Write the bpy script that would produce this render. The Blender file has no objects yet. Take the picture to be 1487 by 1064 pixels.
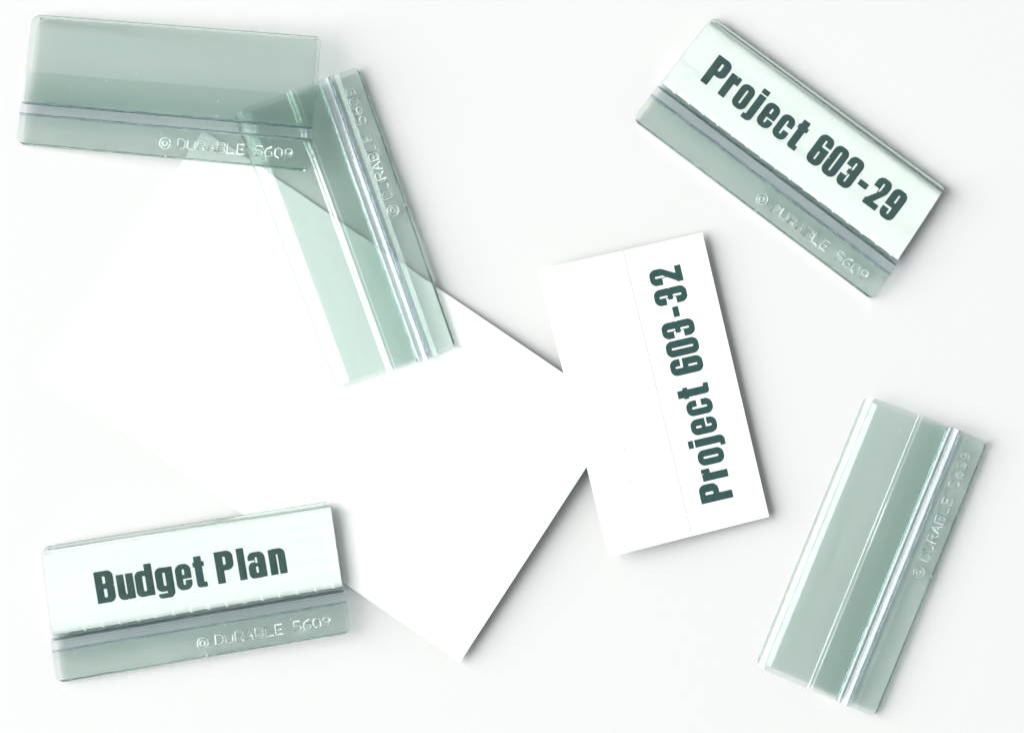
import bpy, math, random
from mathutils import Vector, Matrix

# ------------------------------------------------------------------ camera
MM = 0.001
PX = 7.0                      # photograph pixels per millimetre on the table
CAM_H = 1000.0                # mm above the table
sc = bpy.context.scene
cd = bpy.data.cameras.new('camera')
cam = bpy.data.objects.new('camera', cd)
sc.collection.objects.link(cam)
cam.location = (0, 0, CAM_H * MM)
cd.sensor_fit = 'HORIZONTAL'
cd.sensor_width = 36.0
cd.lens = 36.0 * CAM_H / (1487 / PX)
cd.clip_start = 0.01
cd.clip_end = 20.0
sc.camera = cam

# ------------------------------------------------------------------ studio light
EXPOSURE = 0.0
WORLD = 0.48
KEY_W = 1545.0
STRIP_W = 7.0
world = bpy.data.worlds.new('World')
sc.world = world
world.use_nodes = True
bg = world.node_tree.nodes['Background']
bg.inputs[0].default_value = (0.93, 0.97, 1.0, 1)
bg.inputs[1].default_value = WORLD


def softbox(name, loc, target, sx, sy, watts, col):
    l = bpy.data.lights.new(name, 'AREA')
    l.shape = 'RECTANGLE'
    l.size, l.size_y = sx, sy
    l.energy = watts
    l.color = col
    o = bpy.data.objects.new(name, l)
    sc.collection.objects.link(o)
    o.location = loc
    d = Vector(target) - Vector(loc)
    o.rotation_euler = d.to_track_quat('-Z', 'Y').to_euler()
    return o


softbox('key_softbox', (-5.95, 0.22, 4.35), (0, 0, 0), 7.35, 7.35, KEY_W, (1.0, 0.985, 0.97))
softbox('overhead_strip_softbox', (-1.16, 0.0, 2.1), (0, 0, 0), 1.3, 0.75, STRIP_W, (0.97, 0.99, 1.0))

sc.view_settings.view_transform = 'Standard'
sc.view_settings.look = 'None'
sc.view_settings.exposure = EXPOSURE
sc.view_settings.gamma = 1.0
sc.view_settings.use_curve_mapping = False
sc.render.engine = 'CYCLES'
cy = sc.cycles
cy.max_bounces = 32
cy.transmission_bounces = 32
cy.transparent_max_bounces = 32
cy.diffuse_bounces = 6
cy.glossy_bounces = 8
cy.caustics_refractive = True
cy.caustics_reflective = True
cy.blur_glossy = 0.0
cy.sample_clamp_indirect = 0.0
cy.use_denoising = True


# ------------------------------------------------------------------ materials
def new_mat(name):
    m = bpy.data.materials.new(name)
    m.use_nodes = True
    nt = m.node_tree
    return m, nt, nt.nodes['Principled BSDF']


def tex_coord(nt, scale):
    tc = nt.nodes.new('ShaderNodeTexCoord')
    mp = nt.nodes.new('ShaderNodeMapping')
    mp.inputs['Scale'].default_value = scale if isinstance(scale, tuple) else (scale,) * 3
    nt.links.new(tc.outputs['Object'], mp.inputs['Vector'])
    return mp.outputs['Vector']


def noise(nt, vec, scale, detail=3, rough=0.5):
    n = nt.nodes.new('ShaderNodeTexNoise')
    n.inputs['Scale'].default_value = scale
    n.inputs['Detail'].default_value = detail
    n.inputs['Roughness'].default_value = rough
    nt.links.new(vec, n.inputs['Vector'])
    return n.outputs['Fac']


def ramp(nt, fac, stops):
    r = nt.nodes.new('ShaderNodeValToRGB')
    e = r.color_ramp.elements
    while len(e) < len(stops):
        e.new(0.5)
    for k, (p, c) in enumerate(stops):
        e[k].position = p
        e[k].color = (*c, 1) if len(c) == 3 else c
    nt.links.new(fac, r.inputs['Fac'])
    return r.outputs['Color']


def bump(nt, fac, bsdf, strength, dist):
    b = nt.nodes.new('ShaderNodeBump')
    b.inputs['Strength'].default_value = strength
    b.inputs['Distance'].default_value = dist
    nt.links.new(fac, b.inputs['Height'])
    nt.links.new(b.outputs['Normal'], bsdf.inputs['Normal'])


def paper_mat(name, col, vary=0.965):
    m, nt, b = new_mat(name)
    v = tex_coord(nt, 1.0)
    n = noise(nt, v, 900.0, 4, 0.6)
    c2 = tuple(x * vary for x in col)
    nt.links.new(ramp(nt, n, [(0.35, c2), (0.65, col)]), b.inputs['Base Color'])
    b.inputs['Roughness'].default_value = 0.75
    b.inputs['Specular IOR Level'].default_value = 0.25
    bump(nt, noise(nt, v, 2500.0, 3), b, 0.12, 0.00004)
    return m


def plastic_mat(name, absorb, density, rough=0.0, ior=1.49, wave=True):
    """clear plastic: refracting surface, colour only from absorption along the path inside"""
    m, nt, b = new_mat(name)
    b.inputs['Base Color'].default_value = (1, 1, 1, 1)
    b.inputs['Roughness'].default_value = rough
    b.inputs['IOR'].default_value = ior
    b.inputs['Transmission Weight'].default_value = 1.0
    va = nt.nodes.new('ShaderNodeVolumeAbsorption')
    va.inputs['Color'].default_value = (*absorb, 1)
    va.inputs['Density'].default_value = density
    nt.links.new(va.outputs[0], nt.nodes['Material Output'].inputs['Volume'])
    if wave:
        v = tex_coord(nt, (60.0, 400.0, 400.0))
        bump(nt, noise(nt, v, 1.0, 2), b, 0.04, 0.0001)
    return m


M_TABLE = paper_mat('white table', (0.520, 0.528, 0.523), 0.992)
M_PAPER = paper_mat('white card', (0.735, 0.745, 0.735))
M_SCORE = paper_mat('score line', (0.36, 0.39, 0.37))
M_INK, nt, b = new_mat('dark green ink')
n = noise(nt, tex_coord(nt, 1.0), 1200.0, 3)
nt.links.new(ramp(nt, n, [(0.3, (0.022, 0.058, 0.054)), (0.7, (0.030, 0.070, 0.065))]), b.inputs['Base Color'])
b.inputs['Roughness'].default_value = 0.7
b.inputs['Specular IOR Level'].default_value = 0.1
M_CLEAR = plastic_mat('clear green tinted plastic', (0.35, 0.60, 0.50), 500.0)
M_RIDGE = plastic_mat('clear plastic with dispersion tint', (0.22, 0.38, 0.60), 290.0, wave=False)  # blue absorption stands in for the colour of light dispersed in the ridge
M_SPECK = paper_mat('paper fibre speck', (0.30, 0.33, 0.31))
M_FLECK = paper_mat('pale dust', (0.75, 0.78, 0.77))
M_FROST, nt, b = new_mat('embossed plastic')
b.inputs['Base Color'].default_value = (0.90, 0.95, 0.95, 1)
b.inputs['Roughness'].default_value = 0.38
b.inputs['IOR'].default_value = 1.45
b.inputs['Transmission Weight'].default_value = 0.97
bump(nt, noise(nt, tex_coord(nt, 1.0), 3000.0, 2), b, 0.2, 0.0001)


# ------------------------------------------------------------------ helpers
def P(px, py):
    """photograph pixel -> point on the table, in mm"""
    return Vector(((px - 743.5) / PX, -(py - 532.0) / PX))


def mesh_obj(name, verts, faces, mat, parent=None, smooth=None, scale=MM):
    me = bpy.data.meshes.new(name)
    me.from_pydata([(x * scale, y * scale, z * scale) for x, y, z in verts], [], faces)
    if smooth is not None:
        for p, s in zip(me.polygons, smooth):
            p.use_smooth = s
    me.materials.append(mat)
    me.update()
    o = bpy.data.objects.new(name, me)
    sc.collection.objects.link(o)
    if parent:
        o.parent = parent
    return o


def tag(o, label, cat, group=None):
    o['label'] = label
    o['category'] = cat
    if group:
        o['group'] = group


def catmull(pts, n=6):
    out = []
    for i in range(len(pts) - 1):
        p0 = pts[max(i - 1, 0)]; p1 = pts[i]; p2 = pts[i + 1]; p3 = pts[min(i + 2, len(pts) - 1)]
        for k in range(n):
            t = k / n
            out.append(tuple(0.5 * (2 * b + (c - a) * t + (2 * a - 5 * b + 4 * c - d) * t * t + (3 * b - a - 3 * c + d) * t ** 3)
                             for a, b, c, d in zip(p0, p1, p2, p3)))
    out.append(pts[-1])
    return out


# ------------------------------------------------------------------ table
o = mesh_obj('table_surface', [(-2500, -2500, 0), (2500, -2500, 0), (2500, 2500, 0), (-2500, 2500, 0)], [(0, 1, 2, 3)], M_TABLE)
o['kind'] = 'structure'


# ------------------------------------------------------------------ flat glyphs as signed-distance shapes, filled by marching squares
def rb(x0, y0, x1, y1, r=0.0):
    """rounded box; r is one radius or (bottom-left, bottom-right, top-right, top-left)"""
    rr = (r,) * 4 if not isinstance(r, tuple) else r
    cx, cyy, hx, hy = (x0 + x1) / 2, (y0 + y1) / 2, (x1 - x0) / 2, (y1 - y0) / 2

    def f(x, y):
        px_, py_ = x - cx, y - cyy
        q = (rr[2] if py_ > 0 else rr[1]) if px_ > 0 else (rr[3] if py_ > 0 else rr[0])
        dx, dy = abs(px_) - hx + q, abs(py_) - hy + q
        return min(max(dx, dy), 0.0) + math.hypot(max(dx, 0), max(dy, 0)) - q
    return f


def poly(*pts):
    """convex polygon, counter-clockwise"""
    es = []
    for i in range(len(pts)):
        (ax, ay), (bx, by) = pts[i], pts[(i + 1) % len(pts)]
        l = math.hypot(bx - ax, by - ay)
        es.append((ax, ay, (by - ay) / l, -(bx - ax) / l))

    def f(x, y):
        return max((x - ax) * nx + (y - ay) * ny for ax, ay, nx, ny in es)
    return f


C4 = 0.045
SIX = [('+', rb(0, -.01, .52, 1.01, .2)), ('-', rb(.215, .14, .305, .46, C4)), ('-', rb(.215, .60, .305, .87, C4)),
       ('-', rb(.26, .60, .7, .70))]
GLYPH = {
    'P': [('+', rb(0, 0, .225, 1)), ('+', rb(0, .40, .56, 1, (0, .2, .2, 0))), ('-', rb(.225, .56, .335, .84, (0, .05, .05, 0)))],
    'r': [('+', rb(0, 0, .22, .79)), ('+', rb(.12, .55, .36, .80, (0, 0, .02, .12))), ('-', poly((.19, .81), (.225, .68), (.26, .81)))],
    'o': [('+', rb(0, -.01, .47, .80, .2)), ('-', rb(.19, .14, .28, .65, C4))],
    'j': [('+', rb(0, 0, .22, .79)), ('+', rb(-.09, -.14, .22, .2, (0, .15, 0, 0))), ('-', rb(-.2, .0, 0, .3)), ('+', rb(0, .86, .22, 1.0))],
    'e': [('+', rb(0, -.01, .48, .80, .2)), ('-', rb(.195, .45, .29, .66, C4)), ('-', rb(.195, .13, .29, .35, (C4, C4, 0, 0))), ('-', rb(.2, .275, .6, .35))],
    'c': [('+', rb(0, -.01, .46, .80, .2)), ('-', rb(.19, .14, .28, .65, C4)), ('-', rb(.23, .31, .6, .48))],
    't': [('+', rb(.05, .1, .27, .97)), ('+', rb(0, .66, .34, .79)), ('+', rb(.05, -.01, .36, .25, (.1, 0, 0, 0))), ('-', rb(.27, .13, .5, .4))],
    '6': SIX,
    '0': [('+', rb(0, -.01, .51, 1.01, .2)), ('-', rb(.21, .14, .30, .86, C4))],
    '3': [('+', rb(0, -.01, .52, 1.01, .2)), ('-', rb(.215, .14, .305, .45, C4)), ('-', rb(.215, .58, .305, .87, C4)),
          ('-', rb(-.2, .33, .215, .67)), ('+', rb(.15, .45, .35, .58)), ('-', poly((.48, .515), (.56, .46), (.56, .57)))],
    '-': [('+', rb(0, .36, .30, .53))],
    '2': [('+', rb(0, .52, .52, 1.01, (0, .18, .2, .2))), ('-', rb(.215, .40, .305, .87, (0, 0, C4, C4))), ('-', rb(-.2, .3, .215, .65)),
          ('+', poly((0, .14), (.24, .14), (.50, .60), (.30, .60))), ('+', rb(0, 0, .51, .18))],
    'B': [('+', rb(0, 0, .58, 1, (0, .18, .18, 0))), ('-', rb(.225, .59, .34, .85, (0, .05, .05, 0))), ('-', rb(.225, .15, .35, .45, (0, .05, .05, 0))),
          ('-', poly((.53, .52), (.62, .46), (.62, .58)))],
    'u': [('+', rb(0, -.01, .48, .79, (.18, .15, 0, 0))), ('+', rb(.30, 0, .52, .79)), ('-', rb(.22, .14, .30, .9, C4 * .8)), ('-', poly((.30, .10), (.26, -.05), (.33, -.05)))],
    'd': [('+', rb(0, -.01, .42, .80, .17)), ('+', rb(.335, 0, .555, 1)), ('-', rb(.215, .14, .335, .65, C4))],
    'g': [('+', rb(0, .05, .42, .80, .17)), ('+', rb(.325, -.15, .545, .79, (0, .15, 0, 0))), ('+', rb(.03, -.16, .45, -.03, (.1, 0, 0, 0))),
          ('-', rb(.215, .2, .325, .65, C4)), ('-', rb(-.1, -.03, .325, .05))],
    'l': [('+', rb(0, 0, .215, 1))],
    'a': [('+', rb(.01, .50, .53, .80, (0, 0, .18, .17))), ('+', rb(.31, 0, .54, .62)), ('+', rb(0, -.01, .42, .48, (.14, .05, 0, .16))),
          ('-', rb(.21, .13, .31, .36, C4)), ('-', rb(.215, .45, .31, .66, (0, 0, C4, C4))), ('-', rb(-.2, .48, .215, .57))],
    'n': [('+', rb(0, 0, .215, .79)), ('+', rb(.12, .3, .51, .80, (0, 0, .18, 0))), ('+', rb(.295, 0, .51, .62)), ('-', rb(.215, -.2, .295, .65, (0, 0, C4, C4)))],
}


def glyph_f(ch):
    if ch == '9':
        g = glyph_f('6')
        return lambda x, y: g(.52 - x, 1.0 - y)
    ops = GLYPH[ch]

    def f(x, y):
        d = 9.0
        for s, g in ops:
            d = min(d, g(x, y)) if s == '+' else max(d, -g(x, y))
        return d
    return lambda x, y: f(x, y) - 0.013


def fill(f, x0, x1, y0, y1, h=0.0165):
    """triangles covering f < 0"""
    nx, ny = int((x1 - x0) / h) + 2, int((y1 - y0) / h) + 2
    g = [[f(x0 + i * h, y0 + j * h) for i in range(nx)] for j in range(ny)]
    V, F, key = [], [], {}

    def vert(k, p):
        if k not in key:
            key[k] = len(V)
            V.append(p)
        return key[k]
    for j in range(ny - 1):
        for i in range(nx - 1):
            cs = [(i, j), (i + 1, j), (i + 1, j + 1), (i, j + 1)]
            vals = [g[b][a] for a, b in cs]
            if min(vals) >= 0:
                continue
            loop = []
            for k in range(4):
                a, bb = cs[k], cs[(k + 1) % 4]
                va, vb = vals[k], vals[(k + 1) % 4]
                if va < 0:
                    loop.append(vert(('p',) + a, (x0 + a[0] * h, y0 + a[1] * h)))
                if (va < 0) != (vb < 0):
                    t = va / (va - vb)
                    loop.append(vert(('e',) + tuple(sorted((a, bb))), (x0 + (a[0] + (bb[0] - a[0]) * t) * h, y0 + (a[1] + (bb[1] - a[1]) * t) * h)))
            if len(loop) >= 3:
                F.append(tuple(loop))
    return V, F


_cache = {}


def text_mesh(chars):
    """chars: (character, x in cap heights) -> verts, faces in cap heights"""
    V, F = [], []
    for ch, x in chars:
        if ch not in _cache:
            _cache[ch] = fill(glyph_f(ch), -.12, .64, -.2, 1.04)
        v, f = _cache[ch]
        n0 = len(V)
        k = 0.95 if ch in '60329' else 1.0
        V += [(a * k + x + (0.012 if k < 1 else 0), b_) for a, b_ in v]
        F += [tuple(n0 + q for q in t) for t in f]
    return V, F


PROJECT = [('P', 0), ('r', .67), ('o', 1.15), ('j', 1.76), ('e', 2.12), ('c', 2.73), ('t', 3.30), ('6', 4.05), ('0', 4.64), ('3', 5.22), ('-', 5.87)]
T_29 = PROJECT + [('2', 6.30), ('9', 6.90)]
T_32 = PROJECT + [('3', 6.28), ('2', 6.92)]
T_BUDGET = [('B', 0), ('u', .69), ('d', 1.28), ('g', 1.93), ('e', 2.58), ('t', 3.17), ('P', 3.89), ('l', 4.60), ('a', 4.92), ('n', 5.60)]

# ------------------------------------------------------------------ the clear tab holder
LEN, WID = 60.5, 26.9


FOLD = 0.09
ZC = 1.62          # height of the outermost point of the fold
BACK = 0.90        # height of the back panel


def front_z(v):
    """height of the front sheet's centre line at fraction v from the fold (0) to the bottom edge (1)"""
    if v < FOLD:
        return ZC + (3.10 - ZC) * math.sqrt(max(0.0, 1 - ((FOLD - v) / (FOLD - 0.010)) ** 2))
    pts = [(FOLD, 3.10), (0.15, 3.08), (0.21, 2.99), (0.28, 2.78), (0.35, 2.66), (0.425, 2.62), (0.445, 2.78), (0.48, 3.00), (0.52, 3.14), (0.56, 3.06), (0.62, 2.62), (0.66, 2.46),
           (0.69, 2.42), (0.77, 2.40), (0.80, 2.22), (0.86, 2.36), (0.872, 2.24), (0.93, 2.28), (0.97, 2.24), (1.0, 2.06)]
    for (a, za), (b_, zb) in zip(pts, pts[1:]):
        if v <= b_:
            t = max(0, (v - a) / (b_ - a))
            t = 0.2 * t + 0.8 * t * t * (3 - 2 * t)
            return za + (zb - za) * t
    return pts[-1][1]


def offset_path(path, t):
    up, dn = [], []
    for i, (y, z) in enumerate(path):
        a = path[max(i - 1, 0)]
        c = path[min(i + 1, len(path) - 1)]
        dy, dz = c[0] - a[0], c[1] - a[1]
        l = math.hypot(dy, dz) or 1
        nx, nz = -dz / l, dy / l
        w = t(y, z) if callable(t) else t
        up.append((y + nx * w / 2, z + nz * w / 2))
        dn.append((y - nx * w / 2, z - nz * w / 2))
    return up, dn


class Tab:
    """corners in photograph pixels: strip start, strip end, fold start, fold end"""

    def __init__(self, s0, s1, f0, f1, lift0=0.05, lift1=0.05, seed=1):
        self.rng = random.Random(seed)
        k = 1.0 - 2.2 / CAM_H
        s0, s1, f0, f1 = [P(*q) * k for q in (s0, s1, f0, f1)]
        d = ((s1 - s0) + (f1 - f0)).normalized()
        ang = math.atan2(d.y, d.x)
        org = (s0 + f0) / 2
        tilt = math.atan2(lift1 - lift0, LEN)
        self.root_m = (Matrix.Translation((org.x * MM, org.y * MM, lift0 * MM)) @ Matrix.Rotation(ang, 4, 'Z') @ Matrix.Rotation(-tilt, 4, 'Y'))
        R = Matrix.Rotation(-ang, 2)
        self.c = [R @ (q - org) for q in (s0, s1, f0, f1)]
        self.ph = self.rng.uniform(0, 6)

    def at(self, xf, v):
        """fraction along the length, fraction from fold (0) to bottom edge (1) -> local mm"""
        s0, s1, f0, f1 = self.c
        a = f0 + (f1 - f0) * xf
        b_ = s0 + (s1 - s0) * xf
        return a + (b_ - a) * v

    def inset(self, y, r0=1.7, r1=1.3):
        """end inset in mm at distance y (mm) from the fold: rounded corners at fold and bottom edge"""
        if y < r0:
            return r0 - math.sqrt(max(0, r0 * r0 - (r0 - y) ** 2))
        q = WID - y
        if q < r1:
            return r1 - math.sqrt(max(0, r1 * r1 - (r1 - max(q, 0)) ** 2))
        return 0.12 if 17.5 < y < 18.6 else 0.0

    def extrude(self, name, up, dn, mat, root, trim=0.0, n=20, back_trim=0.0):
        """sheet between two offset paths of (v, z), swept along the length"""
        prof = up + dn[::-1]
        m = len(prof)
        V, F, S = [], [], []
        for i in range(n + 1):
            xf = i / n
            for v, z in prof:
                back = back_trim * max(0.0, min(1.0, (ZC + 0.1 - z) / 0.6))
                ins = (self.inset(min(max(v, 0), 1) * WID) + trim + back) / LEN
                x = ins + (1 - 2 * ins) * xf
                p = self.at(x, v)
                wob = 0.035 * math.sin(xf * 5.3 + self.ph + v * 3) + 0.02 * math.sin(xf * 13 + v * 7 + self.ph)
                V.append((p.x, p.y, z + wob))
        for i in range(n):
            for j in range(m):
                a, b_ = i * m + j, i * m + (j + 1) % m
                F.append((a, b_, b_ + m, a + m))
                S.append(True)
        # ends, with their own vertices so that the edges stay crisp
        h = len(up)
        for i, flip in ((0, False), (n, True)):
            base = len(V)
            V += V[i * m:(i + 1) * m]
            for j in range(h - 1):
                q = (base + j, base + m - 1 - j, base + m - 2 - j, base + j + 1)
                F.append(q if flip else q[::-1])
                S.append(False)
        o = mesh_obj(name, V, F, mat, root, S)
        me = o.data
        # keep sheet edges crisp where the path ends
        import bmesh
        bm = bmesh.new()
        bm.from_mesh(me)
        bmesh.ops.recalc_face_normals(bm, faces=bm.faces)
        for e in bm.edges:
            if len(e.link_faces) == 2 and e.calc_face_angle(0) > 0.9:
                e.smooth = False
        bm.to_mesh(me)
        bm.free()
        return o

    def build(self, label, group):
        root = bpy.data.objects.new('tab_holder', None)
        sc.collection.objects.link(root)
        root.empty_display_size = 0.01
        root.matrix_world = self.root_m
        tag(root, label, 'tab holder', group)
        W = WID
        # sleeve: front panel, rounded fold, back panel
        path = [0.668 - i * (0.668 - FOLD) / 80 for i in range(81)]
        path = [(v * W, front_z(v)) for v in path]
        for k in range(1, 17):
            a = 0.5 * math.pi * k / 16
            path.append(((FOLD - (FOLD - 0.010) * math.sin(a)) * W, ZC + (3.10 - ZC) * math.cos(a)))
        yc = 0.05 * W
        for k in range(1, 9):
            a = 0.5 * math.pi * k / 8
            path.append((yc - (yc - 0.27) * math.cos(a), ZC - (ZC - 0.34) * math.sin(a)))
        for k in range(1, 9):
            q = k / 8
            path.append(((0.05 + 0.09 * q) * W, 0.34 + (BACK - 0.34) * q * q * (3 - 2 * q)))
        for k in range(1, 19):
            path.append(((0.14 + (0.985 - 0.14) * k / 18) * W, BACK))

        def rib(y, c, w):
            return math.exp(-((y / W - c) / w) ** 2)

        def thick(y, z):
            if z < 1.7:
                return 0.38
            return 0.36 + 0.20 * max(0.0, 1 - (y / W) / 0.12) + 0.07 * rib(y, 0.20, 0.03) + 0.10 * rib(y, 0.60, 0.035)
        up, dn = offset_path(path, thick)
        f = lambda ps: [(y / W, z) for y, z in ps]
        self.extrude('sleeve', f(up), f(dn), M_CLEAR, root, back_trim=1.0)
        # inner tongue that holds the label
        path = [((0.69 - (0.69 - 0.445) * k / 12) * W, 1.60 + 0.05 * k / 12) for k in range(13)]
        up, dn = offset_path(path, lambda y, z: 0.34 + 0.46 * max(0.0, (y / W - 0.445) / 0.245) ** 1.5)
        self.extrude('inner_tongue', f(up), f(dn), M_CLEAR, root, trim=0.5)
        # clip ridge: a hollow double bead across the tab
        top = [(.6815, 1.30), (.6815, 2.2), (.686, 2.62), (.697, 2.84), (.708, 2.72), (.717, 2.46), (.727, 2.52), (.742, 2.84), (.757, 3.10), (.767, 3.12), (.7735, 2.85), (.7745, 2.2), (.7745, 1.30)]
        path = [(v * W, z) for v, z in catmull(top, 4)]
        up, dn = offset_path(path, 0.38)
        self.extrude('clip_ridge', f(up), f(dn), M_RIDGE, root)
        # grip strip below the ridge
        path = [((0.784 + 0.211 * k / 24) * W, front_z(0.784 + 0.211 * k / 24)) for k in range(25)]
        path += [(0.9995 * W, front_z(1) - 0.25), (1.0005 * W, front_z(1) - 0.7), (1.0005 * W, 0.9), (1.0005 * W, 0.12)]
        up, dn = offset_path(path, lambda y, z: 0.40 + (0.34 * max(0.0, 1 - (y / W - 0.784) / 0.085)))
        self.extrude('grip_strip', f(dn), f(up), M_CLEAR, root)
        self.emboss(root)
        self.scuffs(root)
        return root

    def scuffs(self, root):
        """small white nicks and dust flecks on the front sheet"""
        V, F = [], []
        for k in range(9):
            xf, v = self.rng.uniform(0.04, 0.96), self.rng.choice((self.rng.uniform(0.3, 0.66), self.rng.uniform(0.79, 0.86)))
            a, l, w = self.rng.uniform(0, math.pi), self.rng.uniform(0.15, 0.5), self.rng.uniform(0.05, 0.1)
            p = self.at(xf, v)
            d = Vector((math.cos(a), math.sin(a)))
            e = Vector((-d.y, d.x))
            b0 = len(V)
            z = front_z(v) + 0.27
            for q in (p + d * l, p + e * w, p - d * l, p - e * w):
                V.append((q.x, q.y, z))
            V.append((p.x, p.y, z + 0.06))
            F += [(b0 + i, b0 + (i + 1) % 4, b0 + 4) for i in range(4)]
        o = mesh_obj('scuff_marks', V, F, M_FLECK, root)
        o['kind'] = 'stuff'

    def emboss(self, root):
        T = {'D': [[(0, 0), (0, 1), (.35, 1), (.6, .75), (.6, .25), (.35, 0), (0, 0)]],
             'U': [[(0, 1), (0, .2), (.15, 0), (.45, 0), (.6, .2), (.6, 1)]],
             'R': [[(0, 0), (0, 1), (.45, 1), (.6, .85), (.6, .65), (.45, .5), (0, .5)], [(.3, .5), (.6, 0)]],
             'A': [[(0, 0), (.3, 1), (.6, 0)], [(.12, .35), (.48, .35)]],
             'B': [[(0, 0), (0, 1), (.45, 1), (.58, .88), (.58, .62), (.45, .5), (0, .5)], [(.45, .5), (.6, .38), (.6, .12), (.45, 0), (0, 0)]],
             'L': [[(0, 1), (0, 0), (.55, 0)]],
             'E': [[(.55, 1), (0, 1), (0, 0), (.55, 0)], [(0, .5), (.45, .5)]],
             '5': [[(.55, 1), (.05, 1), (.03, .55), (.4, .6), (.6, .4), (.58, .15), (.4, 0), (0, .02)]],
             '6': [[(.5, 1), (.15, .8), (0, .4), (.1, .05), (.4, 0), (.6, .2), (.55, .48), (.3, .56), (.05, .4)]],
             '0': [[(.3, 0), (.05, .15), (0, .5), (.05, .85), (.3, 1), (.55, .85), (.6, .5), (.55, .15), (.3, 0)]],
             '9': [[(.1, 0), (.45, .2), (.6, .6), (.5, .95), (.2, 1), (0, .8), (.05, .52), (.3, .44), (.55, .6)]],
             }
        strokes = []
        hh = 1.95
        x = 0.0
        for ch in 'DURABLE 5609':
            if ch != ' ':
                for s in T[ch]:
                    strokes.append([(33.2 + (x + a * 2.55), 1.95 + b_ * hh) for a, b_ in s])
            x += 2.05 if ch != ' ' else 1.6
        cx, cyy = 30.6, 2.75
        for rad in (1.12, 0.5):
            strokes.append([(cx + rad * math.cos(k * math.pi / 10), cyy + rad * math.sin(k * math.pi / 10)) for k in range(21)])
        strokes.append([(cx - .1, 0.22), (cx + .5, 0.22)])
        V, F, S = [], [], []
        sec = [(-.24, -.0), (-.15, .045), (0, .075), (.15, .045), (.24, -.0)]
        for st in strokes:
            base = len(V)
            m = len(sec)
            for i, p in enumerate(st):
                a = Vector(st[max(i - 1, 0)]); c = Vector(st[min(i + 1, len(st) - 1)])
                if i in (0, len(st) - 1) and (Vector(st[0]) - Vector(st[-1])).length < 1e-5:
                    a, c = Vector(st[-2]), Vector(st[1])
                d = (c - a).normalized()
                nrm = Vector((-d.y, d.x))
                for w, z in sec:
                    q = Vector(p) + nrm * w
                    v = 1 - q.y / WID
                    pt = self.at(q.x / LEN, v)
                    V.append((pt.x, pt.y, front_z(v) + 0.27 + z))
            for i in range(len(st) - 1):
                for j in range(m):
                    a, b_ = base + i * m + j, base + i * m + (j + 1) % m
                    F.append((a, b_, b_ + m, a + m))
                    S.append(True)
            F.append(tuple(base + j for j in range(m))); S.append(False)
            F.append(tuple(base + (len(st) - 1) * m + j for j in range(m))[::-1]); S.append(False)
        mesh_obj('embossed_lettering', V, F, M_FROST, root, S)

    def label(self, label, chars, name, cap, tx, ty, stretch, seed):
        """folded paper label inside the sleeve, with torn perforation nibs along the lower edge"""
        rng = random.Random(seed)
        root = bpy.data.objects.new(name, None)
        sc.collection.objects.link(root)
        root.empty_display_size = 0.01
        root.matrix_world = self.root_m
        tag(root, label, 'paper label')
        W = WID
        v0, v1 = 0.045, 0.650
        n = 400
        per = 3.72
        V, F, S = [], [], []

        def edge(xf):
            x = xf * LEN + 0.7
            k = x / per
            c = abs(k - round(k)) * per
            nib = max(0, 1 - (c / 0.36) ** 2) * 0.26
            return (v1 * W + nib + 0.05 * math.sin(x * 3.1 + seed) * math.sin(x * 1.3)) / W

        def zf(v):
            return 2.18 if v < 0.6 else 2.18 - 1.6 * (v - 0.6)
        rows = 14
        for i in range(n + 1):
            xf = i / n
            e = edge(xf)
            for j in range(rows + 1):
                v = v0 + (e - v0) * j / rows
                ins = (self.inset(v * W) + 0.42) / LEN
                p = self.at(ins + (1 - 2 * ins) * xf, v)
                V.append((p.x, p.y, zf(v)))
        m = rows + 1
        for i in range(n):
            for j in range(rows):
                a = i * m + j
                F.append((a, a + 1, a + m + 1, a + m)); S.append(True)
        fo = mesh_obj('front_leaf', V, F, M_PAPER, root, S)
        md = fo.modifiers.new('thickness', 'SOLIDIFY'); md.thickness = 0.16 * MM; md.offset = 0
        # fold and back leaf
        V, F, S = [], [], []
        prof = [(v0, zf(v0)), (v0 - .006, 2.0), (v0 - .006, 1.7), (v0, 1.5), (0.2, 1.30), (0.4, 1.25), (0.64, 1.22)]
        for xf in (0, 1):
            for v, z in prof:
                ins = (self.inset(v * W) + 0.42) / LEN
                p = self.at(ins + (1 - 2 * ins) * xf, v)
                V.append((p.x, p.y, z))
        k = len(prof)
        for j in range(k - 1):
            F.append((j, j + 1, j + 1 + k, j + k)); S.append(True)
        bo = mesh_obj('back_leaf', V, F, M_PAPER, root, S)
        md = bo.modifiers.new('thickness', 'SOLIDIFY'); md.thickness = 0.12 * MM; md.offset = 0
        # print; tx, ty = text origin in photograph pixels, measured in this tab's frame
        gv, gf = text_mesh(chars)
        inv = self.root_m.inverted()
        o3 = inv @ Vector((*(P(tx, ty) * (1 - 1.9 / CAM_H)), 0)).to_3d().__mul__(MM)
        V = []
        for a, b_ in gv:
            x = o3.x / MM + a * cap * stretch
            y = o3.y / MM + b_ * cap
            s0, s1, f0, f1 = self.c
            v = 1 - (y - s0.y) / (f0.y - s0.y)
            V.append((x, y, zf(min(max(v, .06), .62)) + 0.11))
        mesh_obj('printed_lettering', V, gf, M_INK, fo)
        return root


GROUP = 'clear plastic tab holders scattered on the white table'
# ------------------------------------------------------------------ large blank label sheet
A0, A1, B0 = P(62, 548), P(668, 960), P(296, 187)
SU, SV = A1 - A0, B0 - A0


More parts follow.
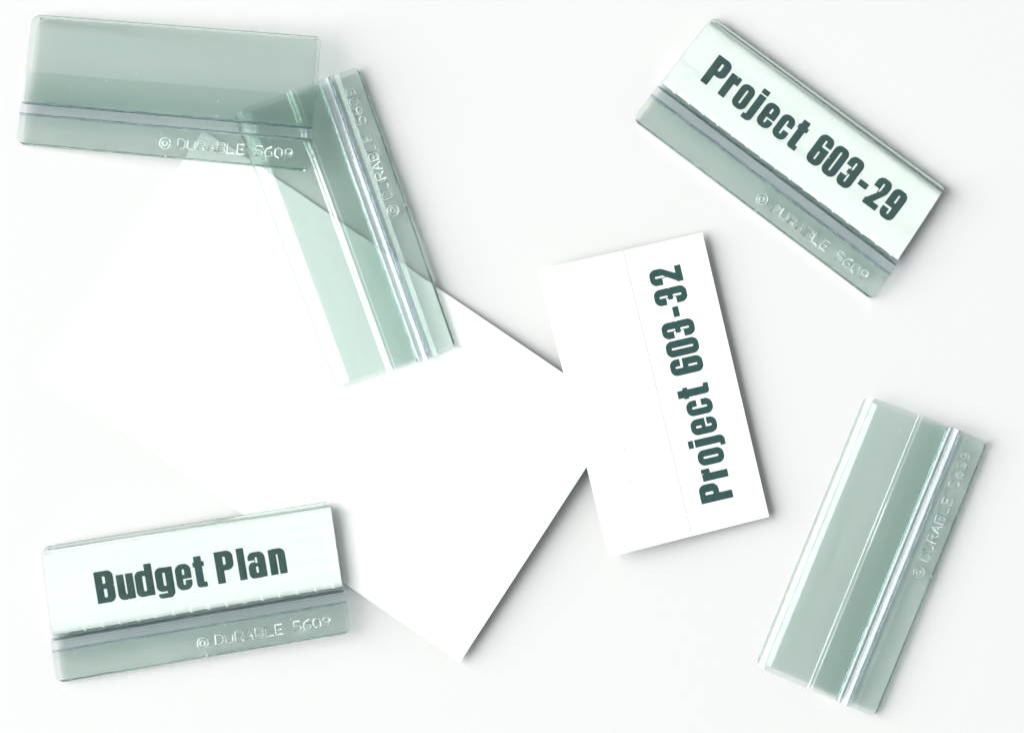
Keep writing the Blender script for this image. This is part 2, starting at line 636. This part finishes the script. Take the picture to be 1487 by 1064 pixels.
def sheet_z(s, t):
    return 0.36 + 2.8 * max(s, 0) ** 3 * (0.45 + 0.55 * t) + 0.5 * s * s + 0.8 * max(0.0, 1 - t) ** 3 * math.sin(math.pi * min(1.0, max(0.0, s / 0.85)))


def build_sheet():
    root = bpy.data.objects.new('label_sheet', None)
    sc.collection.objects.link(root)
    root.location = (A0.x * MM, A0.y * MM, 0)
    tag(root, 'large blank white perforated label sheet lying under the plastic tab holders', 'label sheet')
    cuts = [0.0, 0.3245, 0.6635, 1.0]
    for k in range(3):
        a, b_ = cuts[k] + (0.0004 if k else 0), cuts[k + 1] - (0.0004 if k < 2 else 0)
        nu, nv = 16, 20
        V, F = [], []
        for i in range(nu + 1):
            for j in range(nv + 1):
                s, t = a + (b_ - a) * i / nu, j / nv
                p = SU * s + SV * t
                V.append((p.x, p.y, sheet_z(s, t)))
        m = nv + 1
        for i in range(nu):
            for j in range(nv):
                q = i * m + j
                F.append((q, q + m, q + m + 1, q + 1))
        o = mesh_obj('label_panel', V, F, M_PAPER, root)
        md = o.modifiers.new('thickness', 'SOLIDIFY'); md.thickness = 0.16 * MM; md.offset = 0
    # uncut bridges of the perforation lines
    for c in cuts[1:3]:
        V, F = [], []
        t = 0.0
        while t < 0.999:
            t2 = min(t + 0.052, 1.0)
            base = len(V)
            for s in (c - 0.0012, c + 0.0012):
                for tt in (t + 0.004, t2 - 0.004):
                    p = SU * s + SV * tt
                    V.append((p.x, p.y, sheet_z(s, tt) + 0.04))
            F.append((base, base + 2, base + 3, base + 1))
            t = t2
        o = mesh_obj('perforation_bridge', V, F, M_PAPER, root)
        md = o.modifiers.new('thickness', 'SOLIDIFY'); md.thickness = 0.06 * MM; md.offset = 0


build_sheet()

# ------------------------------------------------------------------ loose printed card
C0, C1, D0, D1 = P(884, 808), P(1117, 750), P(781, 392), P(1020, 338)


def specks(root, spots, org):
    V, F = [], []
    rng = random.Random(4)
    for x, y, z in spots:
        p = P(x, y) - org
        b0 = len(V)
        for k in range(6):
            a = k * math.pi / 3
            r = rng.uniform(0.1, 0.2)
            V.append((p.x + r * math.cos(a), p.y + r * math.sin(a), z))
        F.append(tuple(range(b0, b0 + 6)))
    o = mesh_obj('fibre_specks', V, F, M_SPECK, root)
    o['kind'] = 'stuff'
    return o


def build_card():
    root = bpy.data.objects.new('label_card', None)
    sc.collection.objects.link(root)
    org = C0.copy()
    root.location = (org.x * MM, org.y * MM, 0)
    tag(root, 'loose unfolded white label card printed Project 603-32, overlapping the blank sheet', 'label card')

    def pt(a, b_):
        k = 1 - 2.5 / CAM_H
        l = C0 + (D0 - C0) * b_
        r = C1 + (D1 - C1) * b_
        return (l + (r - l) * a) * k - org

    def z(a, b_):
        q = 4.3 - 2.9 * a + 0.7 * abs(a - 0.52) * 2 * a
        return q + 0.4 * (b_ - 0.5) ** 2
    for lo, hi in ((0.0, 0.5170), (0.5200, 1.0)):
        nu, nv = 12, 20
        V, F = [], []
        for i in range(nu + 1):
            for j in range(nv + 1):
                a, b_ = lo + (hi - lo) * i / nu, j / nv
                p = pt(a, b_)
                V.append((p.x, p.y, z(a, b_)))
        m = nv + 1
        for i in range(nu):
            for j in range(nv):
                q = i * m + j
                F.append((q, q + m, q + m + 1, q + 1))
        o = mesh_obj('card_half', V, F, M_PAPER, root)
        md = o.modifiers.new('thickness', 'SOLIDIFY'); md.thickness = 0.16 * MM; md.offset = 0
    # scored fold line between the halves
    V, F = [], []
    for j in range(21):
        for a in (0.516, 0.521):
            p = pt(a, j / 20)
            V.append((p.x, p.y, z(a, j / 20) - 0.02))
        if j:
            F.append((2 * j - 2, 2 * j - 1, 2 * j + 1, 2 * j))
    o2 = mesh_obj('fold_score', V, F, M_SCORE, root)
    # small dark fibre specks in the paper
    e1, e2 = (C1 - C0), (D0 - C0)
    det = e1.x * e2.y - e1.y * e2.x
    spots = []
    for x, y in ((874, 482), (906, 651), (915, 697)):
        p = P(x, y) - org
        spots.append((x, y, z((p.x * e2.y - p.y * e2.x) / det, (e1.x * p.y - e1.y * p.x) / det) + 0.1))
    specks(root, spots, org)
    # print
    gv, gf = text_mesh(T_32)
    k = 1 - 2.5 / CAM_H
    org_t = P(1064.5, 721) * k - org
    dx = (P(987.3, 385) - P(1064.5, 721)).normalized()
    dy = (P(1019.8, 731.3) - P(1064.7, 720.9))
    cap = dy.length
    dy = dy.normalized()
    V = []
    inv_u = (C1 - C0).normalized()
    for a, b_ in gv:
        p = org_t + dx * a * cap * 1.008 + dy * b_ * cap
        # card fractions for the height
        e1, e2 = (C1 - C0), (D0 - C0)
        det = e1.x * e2.y - e1.y * e2.x
        af = (p.x * e2.y - p.y * e2.x) / det
        bf = (e1.x * p.y - e1.y * p.x) / det
        V.append((p.x, p.y, z(af, bf) + 0.11))
    mesh_obj('printed_lettering', V, gf, M_INK, o)


build_card()

# ------------------------------------------------------------------ the five tab holders and the two labels inside
t = Tab((82, 990), (511, 916), (60, 794), (483, 726), 0.05, 1.75, 3)
t.build('clear tab holder with Budget Plan label, overlapping the edge of the blank sheet', GROUP)
t.label('white Budget Plan label folded inside a clear tab holder', T_BUDGET, 'paper_label', 45.5 / PX, 144.2, 875.8, 1.0, 2)

t = Tab((919, 172), (1269, 436), (1035, 23), (1375, 274), 0.05, 0.05, 5)
t.build('clear tab holder with Project 603-29 label, standing clear of every sheet', GROUP)
t.label('white Project 603-29 label folded inside a clear tab holder', T_29, 'paper_label', 46.3 / PX, 1017, 117.5, 1.0, 7)

t = Tab((1270, 1041), (1434, 640), (1097, 966), (1257, 573), 0.05, 0.05, 8)
t.build('empty clear tab holder alone on the bare white table, touching no sheet', GROUP)

t = Tab((662, 507), (519, 97), (489, 568), (339, 166), 1.15, 0.30, 11)
t.build('empty clear tab holder lying on the blank sheet beneath another empty holder', GROUP)

t = Tab((25, 208), (453, 249), (50, 21), (471, 56), 0.05, 4.75, 13)
t.build('empty clear tab holder propped on another, topmost of the crossed pair', GROUP)
